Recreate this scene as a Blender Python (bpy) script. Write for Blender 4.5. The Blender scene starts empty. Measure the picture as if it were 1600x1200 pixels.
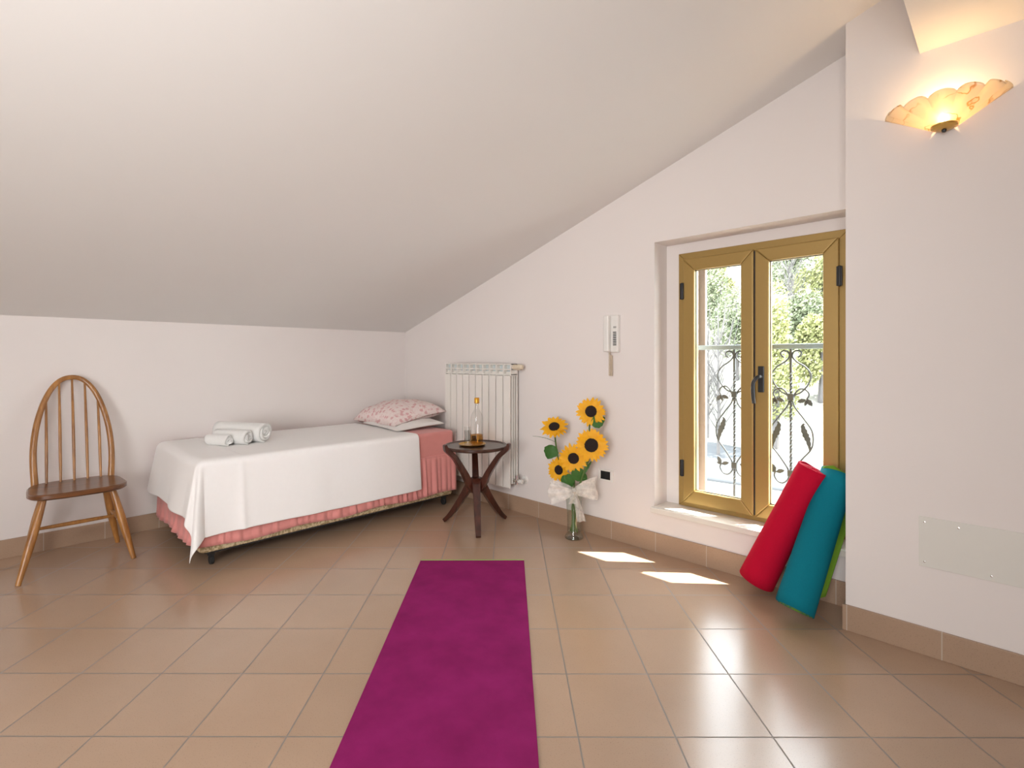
import bpy, math, random
from mathutils import Vector, Matrix
PI = math.pi
S = bpy.context.scene
COL = S.collection

# ------------------------------------------------------------------ camera
cd = bpy.data.cameras.new('camera'); cam = bpy.data.objects.new('camera', cd); COL.objects.link(cam)
cam.location = (4.326, -2.893, 1.2)
cam.rotation_euler = (PI/2, 0, math.radians(44.42))
cd.sensor_fit = 'HORIZONTAL'; cd.sensor_width = 36.0
cd.lens = 36.0*796.57/1600
cd.shift_y = -(600-560.5)/1600
cd.clip_start = 0.02; cd.clip_end = 400
S.camera = cam

# ------------------------------------------------------------------ world, sun, exposure
S.view_settings.view_transform = 'Standard'
S.view_settings.look = 'None'
S.view_settings.gamma = 1.0
S.view_settings.use_curve_mapping = False
S.view_settings.exposure = 0.0
w = bpy.data.worlds.new('sky'); S.world = w; w.use_nodes = True
bg = w.node_tree.nodes['Background']
bg.inputs['Color'].default_value = (0.88, 0.945, 1.0, 1); bg.inputs['Strength'].default_value = 15.0

def lamp(name, kind, loc, energy, color, target=None, size=None, size_y=None, radius=None):
    ld = bpy.data.lights.new(name, kind); ld.energy = energy; ld.color = color
    o = bpy.data.objects.new(name, ld); COL.objects.link(o); o.location = loc
    if size: ld.size = size
    if size_y: ld.shape = 'RECTANGLE'; ld.size_y = size_y
    if radius is not None: ld.shadow_soft_size = radius
    if target is not None:
        o.rotation_euler = (Vector(target)-Vector(loc)).to_track_quat('-Z', 'Y').to_euler()
    return o
sun = lamp('sun', 'SUN', (0, 0, 30), 40.0, (1.0, 0.95, 0.86))
sun.rotation_euler = Vector((-.49, -.42, -1)).to_track_quat('-Z', 'Y').to_euler()
sun.data.angle = math.radians(.5)
# the photographer's soft light beside the camera and an added fill lamp behind it
l_ = lamp('soft_light', 'AREA', (4.15, -3.35, 2.05), 12, (1.0, .985, .97), (1.0, -1.2, .9), size=.5); l_.data.spread = math.radians(120)
lamp('bounce_light', 'AREA', (3.6, -3.9, 1.0), 16, (1.0, .99, .98), (2.4, -2.9, 2.2), size=1.0)
l_ = lamp('rear_fill', 'AREA', (4.3, -5.7, 1.25), 82, (.99, .99, 1.0), (1.3, -1.0, 1.3), size=2.8, size_y=1.8); l_.data.spread = math.radians(130)  # large fill lamp added to brighten the room; no window stands here

# ------------------------------------------------------------------ materials
M = {}
def new_mat(name):
    m = bpy.data.materials.new(name); m.use_nodes = True
    return m, m.node_tree, m.node_tree.nodes['Principled BSDF']
def N(nt, t, **kw):
    n = nt.nodes.new(t)
    for k, v in kw.items(): setattr(n, k, v)
    return n
def math_node(nt, op, a, b=None):
    n = N(nt, 'ShaderNodeMath', operation=op)
    for i, v in enumerate((a, b)):
        if v is None: continue
        if isinstance(v, (int, float)): n.inputs[i].default_value = v
        else: nt.links.new(v, n.inputs[i])
    return n.outputs[0]
def mixc(nt, fac, a, b):
    n = N(nt, 'ShaderNodeMix', data_type='RGBA')
    for i, v in ((0, fac), (6, a), (7, b)):
        if isinstance(v, (int, float)): n.inputs[i].default_value = v
        elif isinstance(v, tuple): n.inputs[i].default_value = (*v, 1) if len(v) == 3 else v
        else: nt.links.new(v, n.inputs[i])
    return n.outputs[2]
def noise(nt, scale, detail=3, rough=.5, vec=None):
    n = N(nt, 'ShaderNodeTexNoise'); n.inputs['Scale'].default_value = scale
    n.inputs['Detail'].default_value = detail; n.inputs['Roughness'].default_value = rough
    if vec is not None: nt.links.new(vec, n.inputs['Vector'])
    return n.outputs['Fac']
def ramp(nt, fac, p0, p1):
    n = N(nt, 'ShaderNodeMapRange'); n.inputs[1].default_value = p0; n.inputs[2].default_value = p1
    nt.links.new(fac, n.inputs[0]); return n.outputs[0]
def obj_coord(nt): return N(nt, 'ShaderNodeTexCoord').outputs['Object']
def bump(nt, p, h, strength, dist=.01):
    n = N(nt, 'ShaderNodeBump'); n.inputs['Strength'].default_value = strength; n.inputs['Distance'].default_value = dist
    nt.links.new(h, n.inputs['Height']); nt.links.new(n.outputs[0], p.inputs['Normal'])
def simple(key, c, rough=.5, metal=0, var=.06, scale=30, bmp=0, bscale=200, coat=0, sheen=0, spec=None):
    m, nt, p = new_mat(key)
    co = obj_coord(nt)
    f = noise(nt, scale, 4, .55, co)
    a = tuple(min(1, x*(1+var)) for x in c); b = tuple(x*(1-var) for x in c)
    nt.links.new(mixc(nt, f, a, b), p.inputs['Base Color'])
    p.inputs['Roughness'].default_value = rough; p.inputs['Metallic'].default_value = metal
    if coat: p.inputs['Coat Weight'].default_value = coat; p.inputs['Coat Roughness'].default_value = .15
    if sheen: p.inputs['Sheen Weight'].default_value = sheen
    if spec is not None: p.inputs['Specular IOR Level'].default_value = spec
    if bmp: bump(nt, p, noise(nt, bscale, 3, .6, co), bmp, .004)
    M[key] = m; return m
def wood(key, dark, light, rough=.35, axis=2, freq=22, coat=.35):
    m, nt, p = new_mat(key); co = obj_coord(nt)
    mp = N(nt, 'ShaderNodeMapping'); nt.links.new(co, mp.inputs[0])
    sc = [freq, freq, freq]; sc[axis] = 1.6; mp.inputs['Scale'].default_value = sc
    f = noise(nt, 1.6, 6, .62, mp.outputs[0])
    g = ramp(nt, f, .32, .68)
    nt.links.new(mixc(nt, g, dark, light), p.inputs['Base Color'])
    p.inputs['Roughness'].default_value = rough
    p.inputs['Coat Weight'].default_value = coat; p.inputs['Coat Roughness'].default_value = .2
    bump(nt, p, f, .12, .003); M[key] = m
def glass(key, tint=(1, 1, 1), rough=.02, base=.05, edge=.55):
    m, nt, p = new_mat(key); nt.nodes.remove(p)
    out = nt.nodes['Material Output']
    tr = N(nt, 'ShaderNodeBsdfTransparent'); tr.inputs[0].default_value = (*tint, 1)
    gl = N(nt, 'ShaderNodeBsdfGlossy'); gl.inputs['Roughness'].default_value = rough
    lw = N(nt, 'ShaderNodeLayerWeight'); lw.inputs[0].default_value = .35
    mr = N(nt, 'ShaderNodeMapRange'); mr.inputs[3].default_value = base; mr.inputs[4].default_value = edge
    pw = math_node(nt, 'POWER', lw.outputs['Facing'], 2.2)
    nt.links.new(pw, mr.inputs[0])
    mx = N(nt, 'ShaderNodeMixShader'); nt.links.new(mr.outputs[0], mx.inputs[0])
    nt.links.new(tr.outputs[0], mx.inputs[1]); nt.links.new(gl.outputs[0], mx.inputs[2])
    nt.links.new(mx.outputs[0], out.inputs[0]); M[key] = m

simple('wall_paint', (.80, .745, .715), .85, var=.012, scale=3, bmp=.06, bscale=260, spec=.2)
simple('ceiling_paint', (.80, .782, .758), .85, var=.012, scale=2.5, bmp=.05, bscale=240, spec=.2)
simple('exterior_render', (.16, .125, .10), .9, var=.05)
simple('marble', (.80, .76, .69), .22, var=.05, scale=9)
simple('gold_aluminium', (.37, .24, .072), .42, metal=.3, var=.04, scale=60)
simple('black_plastic', (.012, .012, .013), .4)
simple('black_rubber', (.01, .01, .01), .6)
simple('white_plastic', (.80, .78, .74), .35, var=.01)
simple('grey_plastic', (.40, .39, .37), .4, var=.02)
simple('cord_cream', (.66, .56, .42), .5)
simple('radiator_enamel', (.80, .765, .71), .3, var=.008)
simple('radiator_core', (.60, .66, .66), .45, var=.03)
simple('chrome', (.75, .74, .72), .2, metal=1, var=.01)
simple('brass', (.62, .38, .10), .3, metal=.9, var=.1)
simple('iron', (.045, .05, .052), .5, metal=.3)
simple('rail_grey', (.16, .20, .215), .45, metal=.3)
simple('plate_paint', (.72, .70, .645), .5, var=.01)
simple('towel', (.88, .87, .84), .95, var=.03, scale=90, bmp=.8, bscale=420, sheen=.4)
simple('linen_white', (.88, .855, .835), .9, var=.015, scale=40, bmp=.12, bscale=500, sheen=.2)
simple('linen_pink', (.70, .27, .245), .9, var=.05, scale=25, bmp=.12, bscale=500, sheen=.2)
simple('pillow_white', (.84, .80, .77), .9, var=.02, bmp=.12, bscale=420)
simple('bed_frame_black', (.012, .012, .013), .5)
simple('mat_red', (.53, .004, .032), .8, spec=.12, var=.06, scale=120, bmp=.3, bscale=700)
simple('mat_teal', (.003, .175, .235), .8, spec=.12, var=.07, scale=120, bmp=.3, bscale=700)
simple('mat_green', (.24, .46, .045), .8, spec=.15, var=.07, scale=120, bmp=.3, bscale=700)
simple('mat_green_pale', (.30, .50, .11), .75, var=.05, scale=120)
simple('sunflower_disc', (.018, .008, .006), .9, var=.5, scale=400, bmp=1, bscale=600)
simple('stem_green', (.09, .16, .03), .55, var=.2)
simple('leaf_green', (.045, .15, .025), .5, var=.25, scale=60, bmp=.3, bscale=120)

simple('gold_cap', (.72, .36, .04), .3, metal=.6, var=.1)
simple('gravel', (.14, .14, .138), .95, var=.2, scale=2)
wood('chair_wood', (.22, .085, .018), (.47, .215, .055), .32)
wood('seat_wood', (.085, .03, .010), (.20, .075, .022), .3, axis=1)
wood('table_top_wood', (.022, .009, .006), (.075, .03, .018), .3, axis=1)
wood('table_leg_wood', (.024, .007, .004), (.085, .020, .010), .28)
glass('window_glass', (.97, .985, .98), .0, .03, .35)
glass('clear_glass', (.965, .97, .965), .02, .06, .75)
glass('amber_liquid', (.80, .58, .27), .05, .05, .3)
glass('vase_glass', (.94, .965, .945), .02, .06, .7)

def petals_mat():
    m, nt, p = new_mat('petal'); co = obj_coord(nt)
    f = noise(nt, 60, 3, .6, co)
    c = mixc(nt, f, (1.0, .60, .015), (.92, .42, .006))
    nt.links.new(c, p.inputs['Base Color']); p.inputs['Roughness'].default_value = .6
    tl = N(nt, 'ShaderNodeBsdfTranslucent'); nt.links.new(c, tl.inputs[0])
    mx = N(nt, 'ShaderNodeMixShader'); mx.inputs[0].default_value = .25
    nt.links.new(p.outputs[0], mx.inputs[1]); nt.links.new(tl.outputs[0], mx.inputs[2])
    nt.links.new(mx.outputs[0], nt.nodes['Material Output'].inputs[0]); M['petal'] = m
petals_mat()
def tulle_mat():
    m, nt, p = new_mat('tulle'); co = obj_coord(nt)
    f = ramp(nt, noise(nt, 26, 4, .6, co), .35, .7)
    p.inputs['Base Color'].default_value = (.86, .82, .76, 1); p.inputs['Roughness'].default_value = .6
    tl = N(nt, 'ShaderNodeBsdfTransparent')
    mx = N(nt, 'ShaderNodeMixShader')
    nt.links.new(math_node(nt, 'ADD', math_node(nt, 'MULTIPLY', f, .35), .33), mx.inputs[0])
    nt.links.new(tl.outputs[0], mx.inputs[1]); nt.links.new(p.outputs[0], mx.inputs[2])
    nt.links.new(mx.outputs[0], nt.nodes['Material Output'].inputs[0]); M['tulle'] = m
tulle_mat()
def lampshade_mat():
    m, nt, p = new_mat('alabaster_glass'); co = obj_coord(nt)
    nz = N(nt, 'ShaderNodeTexNoise'); nz.inputs['Scale'].default_value = 9; nz.inputs['Detail'].default_value = 3
    nt.links.new(co, nz.inputs['Vector'])
    sep = N(nt, 'ShaderNodeSeparateXYZ'); nt.links.new(co, sep.inputs[0])
    v = math_node(nt, 'ADD', math_node(nt, 'MULTIPLY', sep.outputs[2], 17), math_node(nt, 'MULTIPLY', nz.outputs['Fac'], 4.2))
    s = math_node(nt, 'ABSOLUTE', math_node(nt, 'SINE', math_node(nt, 'MULTIPLY', v, 3.0)))
    vein = math_node(nt, 'MULTIPLY', ramp(nt, s, .24, .0), ramp(nt, noise(nt, 7, 2, .5, co), .40, .52))
    c = mixc(nt, vein, (.97, .87, .70), (.55, .30, .05))
    df = N(nt, 'ShaderNodeBsdfDiffuse'); tl = N(nt, 'ShaderNodeBsdfTranslucent')
    nt.links.new(c, df.inputs[0]); nt.links.new(c, tl.inputs[0])
    mx = N(nt, 'ShaderNodeMixShader'); mx.inputs[0].default_value = .68
    nt.links.new(df.outputs[0], mx.inputs[1]); nt.links.new(tl.outputs[0], mx.inputs[2])
    gl = N(nt, 'ShaderNodeBsdfGlossy'); gl.inputs['Roughness'].default_value = .15
    m2 = N(nt, 'ShaderNodeMixShader'); m2.inputs[0].default_value = .05
    nt.links.new(mx.outputs[0], m2.inputs[1]); nt.links.new(gl.outputs[0], m2.inputs[2])
    nt.links.new(m2.outputs[0], nt.nodes['Material Output'].inputs[0]); M['alabaster_glass'] = m
lampshade_mat()

def stone(nt, p, co, dark=1.0):
    """speckled beige porcelain; returns colour socket"""
    big = noise(nt, 2.2, 4, .6, co); fine = noise(nt, 240, 2, .7, co)
    c = mixc(nt, big, (.475*dark, .325*dark, .222*dark), (.39*dark, .258*dark, .172*dark))
    sp = ramp(nt, fine, .60, .70)
    c = mixc(nt, math_node(nt, 'MULTIPLY', sp, .45), c, (.17*dark, .105*dark, .07*dark))
    return c
def modline(nt, val, pitch, phase, half):
    """1 inside the joint"""
    a = math_node(nt, 'ADD', val, -phase + 1000*pitch + pitch/2)
    a = math_node(nt, 'MODULO', a, pitch)
    a = math_node(nt, 'ABSOLUTE', math_node(nt, 'SUBTRACT', a, pitch/2))
    return math_node(nt, 'LESS_THAN', a, half)
def floor_mat():
    m, nt, p = new_mat('floor_tile'); co = obj_coord(nt)
    sep = N(nt, 'ShaderNodeSeparateXYZ'); nt.links.new(co, sep.inputs[0])
    s = math_node(nt, 'MULTIPLY', math_node(nt, 'ADD', sep.outputs[0], sep.outputs[1]), math.sqrt(.5))
    t0 = math_node(nt, 'MULTIPLY', math_node(nt, 'SUBTRACT', sep.outputs[0], sep.outputs[1]), math.sqrt(.5))
    t = math_node(nt, 'SUBTRACT', t0, math_node(nt, 'MULTIPLY', s, .012))
    j = math_node(nt, 'MAXIMUM', modline(nt, s, .3085, .006, .0028), modline(nt, t, .324, 1.855, .0028))
    c = stone(nt, p, co)
    # each tile its own slight shade
    fl = N(nt, 'ShaderNodeCombineXYZ')
    nt.links.new(math_node(nt, 'FLOOR', math_node(nt, 'DIVIDE', math_node(nt, 'SUBTRACT', s, .006), .3085)), fl.inputs[0])
    nt.links.new(math_node(nt, 'FLOOR', math_node(nt, 'DIVIDE', math_node(nt, 'SUBTRACT', t, 1.855), .324)), fl.inputs[1])
    wn = N(nt, 'ShaderNodeTexWhiteNoise'); nt.links.new(fl.outputs[0], wn.inputs[0])
    hv = N(nt, 'ShaderNodeHueSaturation'); nt.links.new(c, hv.inputs['Color'])
    nt.links.new(math_node(nt, 'ADD', math_node(nt, 'MULTIPLY', wn.outputs['Value'], .08), .96), hv.inputs['Value'])
    c = mixc(nt, j, hv.outputs[0], (.24, .20, .165))
    nt.links.new(c, p.inputs['Base Color']); p.inputs['Specular IOR Level'].default_value = .85
    nt.links.new(math_node(nt, 'ADD', math_node(nt, 'MULTIPLY', j, .4), .24), p.inputs['Roughness'])
    bump(nt, p, math_node(nt, 'SUBTRACT', math_node(nt, 'MULTIPLY', noise(nt, 300, 2, .5, co), .08), j), .25, .002)
    M['floor_tile'] = m
floor_mat()
def skirting_mat(key, axis, pitch, phase):
    m, nt, p = new_mat(key); co = obj_coord(nt)
    sep = N(nt, 'ShaderNodeSeparateXYZ'); nt.links.new(co, sep.inputs[0])
    j = modline(nt, sep.outputs[axis], pitch, phase, .002)
    nt.links.new(mixc(nt, j, stone(nt, p, co, .92), (.50, .42, .34)), p.inputs['Base Color'])
    p.inputs['Roughness'].default_value = .4; M[key] = m
skirting_mat('skirting_back', 0, .322, 1.782)
skirting_mat('skirting_left', 1, .302, -2.667)
skirting_mat('skirting_right', 0, .322, 4.128)
def floral_mat():
    m, nt, p = new_mat('floral_print'); co = obj_coord(nt)
    v = N(nt, 'ShaderNodeTexVoronoi'); v.inputs['Scale'].default_value = 24; nt.links.new(co, v.inputs['Vector'])
    n1 = noise(nt, 60, 3, .6, co)
    d = math_node(nt, 'ADD', v.outputs['Distance'], math_node(nt, 'MULTIPLY', math_node(nt, 'SUBTRACT', n1, .5), .7))
    blob = ramp(nt, d, .42, .28)
    c = mixc(nt, math_node(nt, 'MULTIPLY', blob, .62), (.82, .70, .665), (.62, .235, .25))
    vine = ramp(nt, math_node(nt, 'ABSOLUTE', math_node(nt, 'SUBTRACT', noise(nt, 22, 2, .5, co), .5)), .022, .006)
    c = mixc(nt, math_node(nt, 'MULTIPLY', vine, .5), c, (.66, .36, .35))
    nt.links.new(c, p.inputs['Base Color']); p.inputs['Roughness'].default_value = .9; M['floral_print'] = m
floral_mat()
def damask_mat():
    m, nt, p = new_mat('bed_ticking'); co = obj_coord(nt)
    f = ramp(nt, noise(nt, 65, 3, .6, co), .44, .56)
    nt.links.new(mixc(nt, f, (.66, .54, .34), (.36, .26, .13)), p.inputs['Base Color']); p.inputs['Roughness'].default_value = .7
    M['bed_ticking'] = m
damask_mat()
def purple_mat():
    m, nt, p = new_mat('mat_magenta'); co = obj_coord(nt)
    f = noise(nt, 6, 4, .6, co)
    c = mixc(nt, ramp(nt, f, .3, .75), (.215, .010, .092), (.29, .016, .132))
    nt.links.new(c, p.inputs['Base Color']); p.inputs['Roughness'].default_value = .85; p.inputs['Specular IOR Level'].default_value = .12
    bump(nt, p, noise(nt, 700, 2, .6, co), .4, .002); M['mat_magenta'] = m
purple_mat()
def foliage_mat(key, a, b):
    m, nt, p = new_mat(key); co = obj_coord(nt)
    f = ramp(nt, noise(nt, 2.2, 3, .6, co), .35, .65)
    nt.links.new(mixc(nt, f, a, b), p.inputs['Base Color']); p.inputs['Roughness'].default_value = .8; M[key] = m
foliage_mat('foliage_green', (.185, .20, .115), (.10, .122, .066))
foliage_mat('foliage_yellow', (.235, .235, .09), (.155, .165, .06))
foliage_mat('foliage_blue', (.10, .13, .15), (.062, .092, .11))
foliage_mat('bark', (.085, .076, .072), (.055, .05, .048))
foliage_mat('hill_grass', (.16, .15, .135), (.095, .097, .068))

# ------------------------------------------------------------------ mesh helpers
class MB:
    def __init__(s): s.v = []; s.f = []
    def add(s, vs, fs):
        o = len(s.v); s.v += [tuple(v) for v in vs]; s.f += [tuple(i+o for i in f) for f in fs]; return s
    def box(s, a, b):
        x0, y0, z0 = a; x1, y1, z1 = b
        return s.add([(x0,y0,z0),(x1,y0,z0),(x1,y1,z0),(x0,y1,z0),(x0,y0,z1),(x1,y0,z1),(x1,y1,z1),(x0,y1,z1)],
                     [(0,3,2,1),(4,5,6,7),(0,1,5,4),(1,2,6,5),(2,3,7,6),(3,0,4,7)])
    def prism(s, poly, axis, a, b):
        """poly of 2-D points, extruded along axis from a to b"""
        n = len(poly)
        def P(p, t):
            if axis == 'y': return (p[0], t, p[1])
            if axis == 'x': return (t, p[0], p[1])
            return (p[0], p[1], t)
        vs = [P(p, a) for p in poly]+[P(p, b) for p in poly]
        fs = [tuple(range(n)), tuple(reversed(range(n, 2*n)))]
        fs += [(i, i+n, (i+1) % n+n, (i+1) % n) for i in range(n)]
        return s.add(vs, fs)
    def tube(s, path, r, n=10, cap=True, flat=None):
        path = [Vector(p) for p in path]; m = len(path)
        rs = r if isinstance(r, (list, tuple)) else [r]*m
        t0 = (path[1]-path[0]).normalized()
        up = Vector((0, 0, 1)) if abs(t0.z) < .9 else Vector((1, 0, 0))
        u = t0.cross(up).normalized(); vs = []; fs = []
        for i, p in enumerate(path):
            t = (path[min(i+1, m-1)]-path[max(i-1, 0)])
            if t.length < 1e-9: t = t0
            t.normalize(); u = (u-t*u.dot(t)).normalized(); w = t.cross(u)
            for k in range(n):
                a = 2*PI*k/n
                e = flat if flat else 1
                vs.append(p+(u*math.cos(a)+w*math.sin(a)*e)*rs[i])
        for i in range(m-1):
            for k in range(n):
                fs.append((i*n+k, i*n+(k+1) % n, (i+1)*n+(k+1) % n, (i+1)*n+k))
        if cap: fs += [tuple(reversed(range(n))), tuple(range((m-1)*n, m*n))]
        return s.add(vs, fs)
    def lathe(s, prof, c=(0, 0, 0), n=32, axis='z'):
        vs = []; fs = []; m = len(prof)
        for r, z in prof:
            for k in range(n):
                a = 2*PI*k/n; x, y = r*math.cos(a), r*math.sin(a)
                q = (x, y, z) if axis == 'z' else ((x, z, y) if axis == 'y' else (z, x, y))
                vs.append((c[0]+q[0], c[1]+q[1], c[2]+q[2]))
        for i in range(m-1):
            for k in range(n):
                fs.append((i*n+k, i*n+(k+1) % n, (i+1)*n+(k+1) % n, (i+1)*n+k))
        if prof[0][0] > 1e-6: fs.append(tuple(reversed(range(n))))
        if prof[-1][0] > 1e-6: fs.append(tuple(range((m-1)*n, m*n)))
        return s.add(vs, fs)
    def shell(s, prof, c, n=32):
        """lathe with open ends (thin glass)"""
        vs = []; fs = []; m = len(prof)
        for r, z in prof:
            for k in range(n):
                a = 2*PI*k/n; vs.append((c[0]+r*math.cos(a), c[1]+r*math.sin(a), c[2]+z))
        for i in range(m-1):
            for k in range(n): fs.append((i*n+k, i*n+(k+1) % n, (i+1)*n+(k+1) % n, (i+1)*n+k))
        return s.add(vs, fs)
    def grid(s, fn, nu, nv):
        vs = [fn(i/nu, j/nv) for i in range(nu+1) for j in range(nv+1)]
        fs = [(i*(nv+1)+j, i*(nv+1)+j+1, (i+1)*(nv+1)+j+1, (i+1)*(nv+1)+j) for i in range(nu) for j in range(nv)]
        return s.add(vs, fs)
    def xf(s, mtx):
        s.v = [tuple(mtx @ Vector(v)) for v in s.v]; return s
def obj(name, mb, mat, parent=None, world=False, smooth=True, bevel=0, sub=0, solid=0, seg=2, loc=None):
    me = bpy.data.meshes.new(name)
    vs = mb.v
    if loc is not None: vs = [(v[0]-loc[0], v[1]-loc[1], v[2]-loc[2]) for v in vs]
    me.from_pydata(vs, [], mb.f); me.validate(); me.update()
    import bmesh
    b = bmesh.new(); b.from_mesh(me); bmesh.ops.recalc_face_normals(b, faces=b.faces); b.to_mesh(me); b.free()
    o = bpy.data.objects.new(name, me); COL.objects.link(o)
    if mat: me.materials.append(M[mat])
    for pl in me.polygons: pl.use_smooth = smooth
    if loc is not None: o.location = loc
    if parent is not None:
        o.parent = parent
        if world: o.matrix_parent_inverse = root_matrix(parent).inverted()
    if solid:
        d = o.modifiers.new('thick', 'SOLIDIFY'); d.thickness = solid; d.offset = 0
    if bevel:
        d = o.modifiers.new('bevel', 'BEVEL'); d.width = bevel; d.segments = seg; d.limit_method = 'ANGLE'; d.angle_limit = math.radians(40)
    if sub:
        d = o.modifiers.new('sub', 'SUBSURF'); d.levels = sub; d.render_levels = sub
    if smooth and not sub: 
        try: me.set_sharp_from_angle(angle=math.radians(38))
        except Exception: pass
    return o
def root_matrix(o):
    m = Matrix.LocRotScale(o.location, o.rotation_euler, o.scale)
    if o.parent: m = root_matrix(o.parent) @ o.matrix_parent_inverse @ m
    return m
def tag(o, label, cat, group=None):
    o['label'] = label; o['category'] = cat
    if group: o['group'] = group
    return o
def thing(name, label, cat, loc=(0, 0, 0), rz=0, group=None):
    o = bpy.data.objects.new(name, None); COL.objects.link(o); o.empty_display_size = .1
    o.location = loc; o.rotation_euler = (0, 0, rz); return tag(o, label, cat, group)
def struct(o): o['kind'] = 'structure'; return o
def copy_tree(o, parent=None):
    c = o.copy(); COL.objects.link(c)
    if parent is not None: c.parent = parent
    for ch in list(o.children): copy_tree(ch, c)
    return c
def spline(pts, k=8):
    pts = [Vector(p) for p in pts]; out = []
    P = [pts[0]*2-pts[1]]+pts+[pts[-1]*2-pts[-2]]
    for i in range(1, len(P)-2):
        a, b, c, d = P[i-1:i+3]
        for j in range(k):
            t = j/k
            out.append(.5*((2*b)+(c-a)*t+(2*a-5*b+4*c-d)*t*t+(3*b-a-3*c+d)*t**3))
    out.append(pts[-1]); return out
def lerp(a, b, t): return a+(b-a)*t

# ------------------------------------------------------------------ room shell
CZ = lambda x: 1.462+.322*x            # height of the sloping ceiling
XR, YF = 7.2, -6.0
RIDGE = 5.4
def CZ2(x): return CZ(x) if x <= RIDGE else CZ(RIDGE)-.322*(x-RIDGE)
struct(obj('floor', MB().box((-.3, YF-.3, -.12), (XR+.3, .16, 0)), 'floor_tile', smooth=False))
struct(obj('wall_left', MB().box((-.3, YF-.3, 0), (0, .5, CZ(0)+.02)), 'wall_paint', smooth=False))
E = .03
def wall_poly(x0, x1, z0): return [(x0, z0), (x1, z0), (x1, CZ(x1)+E), (x0, CZ(x0)+E)]
OX0, OX1, OZ0, OZ1 = 2.735, 3.80, .245, 1.925      # window recess in the room face
HX0, HX1, HZ0, HZ1 = 2.82, 3.742, .255, 1.862      # narrower hole that takes the frame
wb = MB()
wb.prism(wall_poly(0, OX0, 0), 'y', 0, .16)
wb.prism(wall_poly(OX0, OX1, OZ1), 'y', 0, .16)
wb.prism([(OX0, 0), (OX1, 0), (OX1, OZ0), (OX0, OZ0)], 'y', 0, .16)
wb.prism(wall_poly(0, HX0, 0), 'y', .16, .44)
wb.prism(wall_poly(HX0, HX1, HZ1), 'y', .16, .215); wb.prism(wall_poly(HX0, HX1+.95, HZ1), 'y', .215, .44)
wb.prism([(HX0, 0), (HX1, 0), (HX1, HZ0), (HX0, HZ0)], 'y', .16, .215); wb.prism([(HX0, 0), (HX1+.95, 0), (HX1+.95, HZ0), (HX0, HZ0)], 'y', .215, .44)
wb.prism(wall_poly(HX1, OX1, 0), 'y', .16, .215)
struct(obj('wall_back', wb, 'wall_paint', smooth=False))
wr = MB()
wr.prism([(OX1, 0), (XR, 0), (XR, CZ2(XR)+E), (RIDGE, CZ(RIDGE)+E), (OX1, CZ(OX1)+E)], 'y', -.24, .215)
struct(obj('wall_right', wr, 'wall_paint', smooth=False))
struct(obj('wall_east', MB().box((XR, YF-.3, 0), (XR+.3, .44, 3.2)), 'wall_paint', smooth=False))
struct(obj('wall_front', MB().prism([(0, 0), (XR, 0), (XR, CZ2(XR)+E), (RIDGE, CZ(RIDGE)+E), (0, CZ(0)+E)], 'y', YF-.3, YF), 'wall_paint', smooth=False))
T = .25
struct(obj('ceiling', MB().prism([(-.3, CZ(-.3)), (RIDGE, CZ(RIDGE)), (XR+.3, CZ2(XR+.3)), (XR+.3, CZ2(XR+.3)+T), (RIDGE, CZ(RIDGE)+T), (-.3, CZ(-.3)+T)], 'y', YF-.3, .47), 'ceiling_paint', smooth=False))
# dropped flat soffit right of the sloping ceiling
struct(obj('trim_1', MB().prism([(4.058, 2.446), (XR, 2.446), (XR, CZ2(XR)), (RIDGE, CZ(RIDGE)), (4.058, CZ(4.058))], 'y', YF, -.24), 'ceiling_paint', smooth=False))
# facade skin outside, seen through the left pane as a warm strip
fx = MB(); fx.box((HX0-1.4, .44, -3.2), (HX0+.045, .47, 2.6)); fx.box((HX0+.045, .44, -3.2), (HX1+.9, .47, .22)); fx.box((HX1+.9, .2, -3.2), (HX1+1.6, .47, 2.9))
struct(obj('trim_2', fx, 'exterior_render', smooth=False))
# skirting
BH = .112
struct(obj('baseboard_left', MB().box((0, YF, 0), (.011, -.011, BH)), 'skirting_left', smooth=False, bevel=.0015))
struct(obj('baseboard_back', MB().box((0, -.011, 0), (3.789, 0, BH+.008)), 'skirting_back', smooth=False, bevel=.0015))
bb = MB().box((3.789, -.251, 0), (XR, -.24, BH)); bb.box((3.789, -.24, 0), (3.80, -.011, BH))
struct(obj('baseboard_right', bb, 'skirting_right', smooth=False, bevel=.0015))
# marble sill
struct(obj('trim_3', MB().box((2.722, -.032, .247), (3.80, .20, .279)), 'marble', smooth=False, bevel=.003))

# ------------------------------------------------------------------ window
FX0, FX1, FZ0, FZ1 = 2.823, 3.740, .279, 1.860
FY0, FY1 = .145, .21
win = bpy.data.objects.new('window_1', None); COL.objects.link(win); win.location = (3.28, .17, .279); struct(win)
def frame_bars(x0, x1, z0, z1, w, y0, y1):
    """four mitred bars of a rectangular frame"""
    m = MB(); ww = w if isinstance(w, tuple) else (w, w, w, w)      # left, right, bottom, top
    l, r, b, t = ww
    o = [(x0, z0), (x1, z0), (x1, z1), (x0, z1)]; i = [(x0+l, z0+b), (x1-r, z0+b), (x1-r, z1-t), (x0+l, z1-t)]
    for k in range(4):
        q = (k+1) % 4
        m.prism([o[k], o[q], i[q], i[k]], 'y', y0, y1)
    return m
obj('window_frame', frame_bars(FX0, FX1, FZ0, FZ1, (.045, .045, .035, .045), FY0, FY1), 'gold_aluminium', win, True, False, bevel=.003)
MID = 3.288
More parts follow.
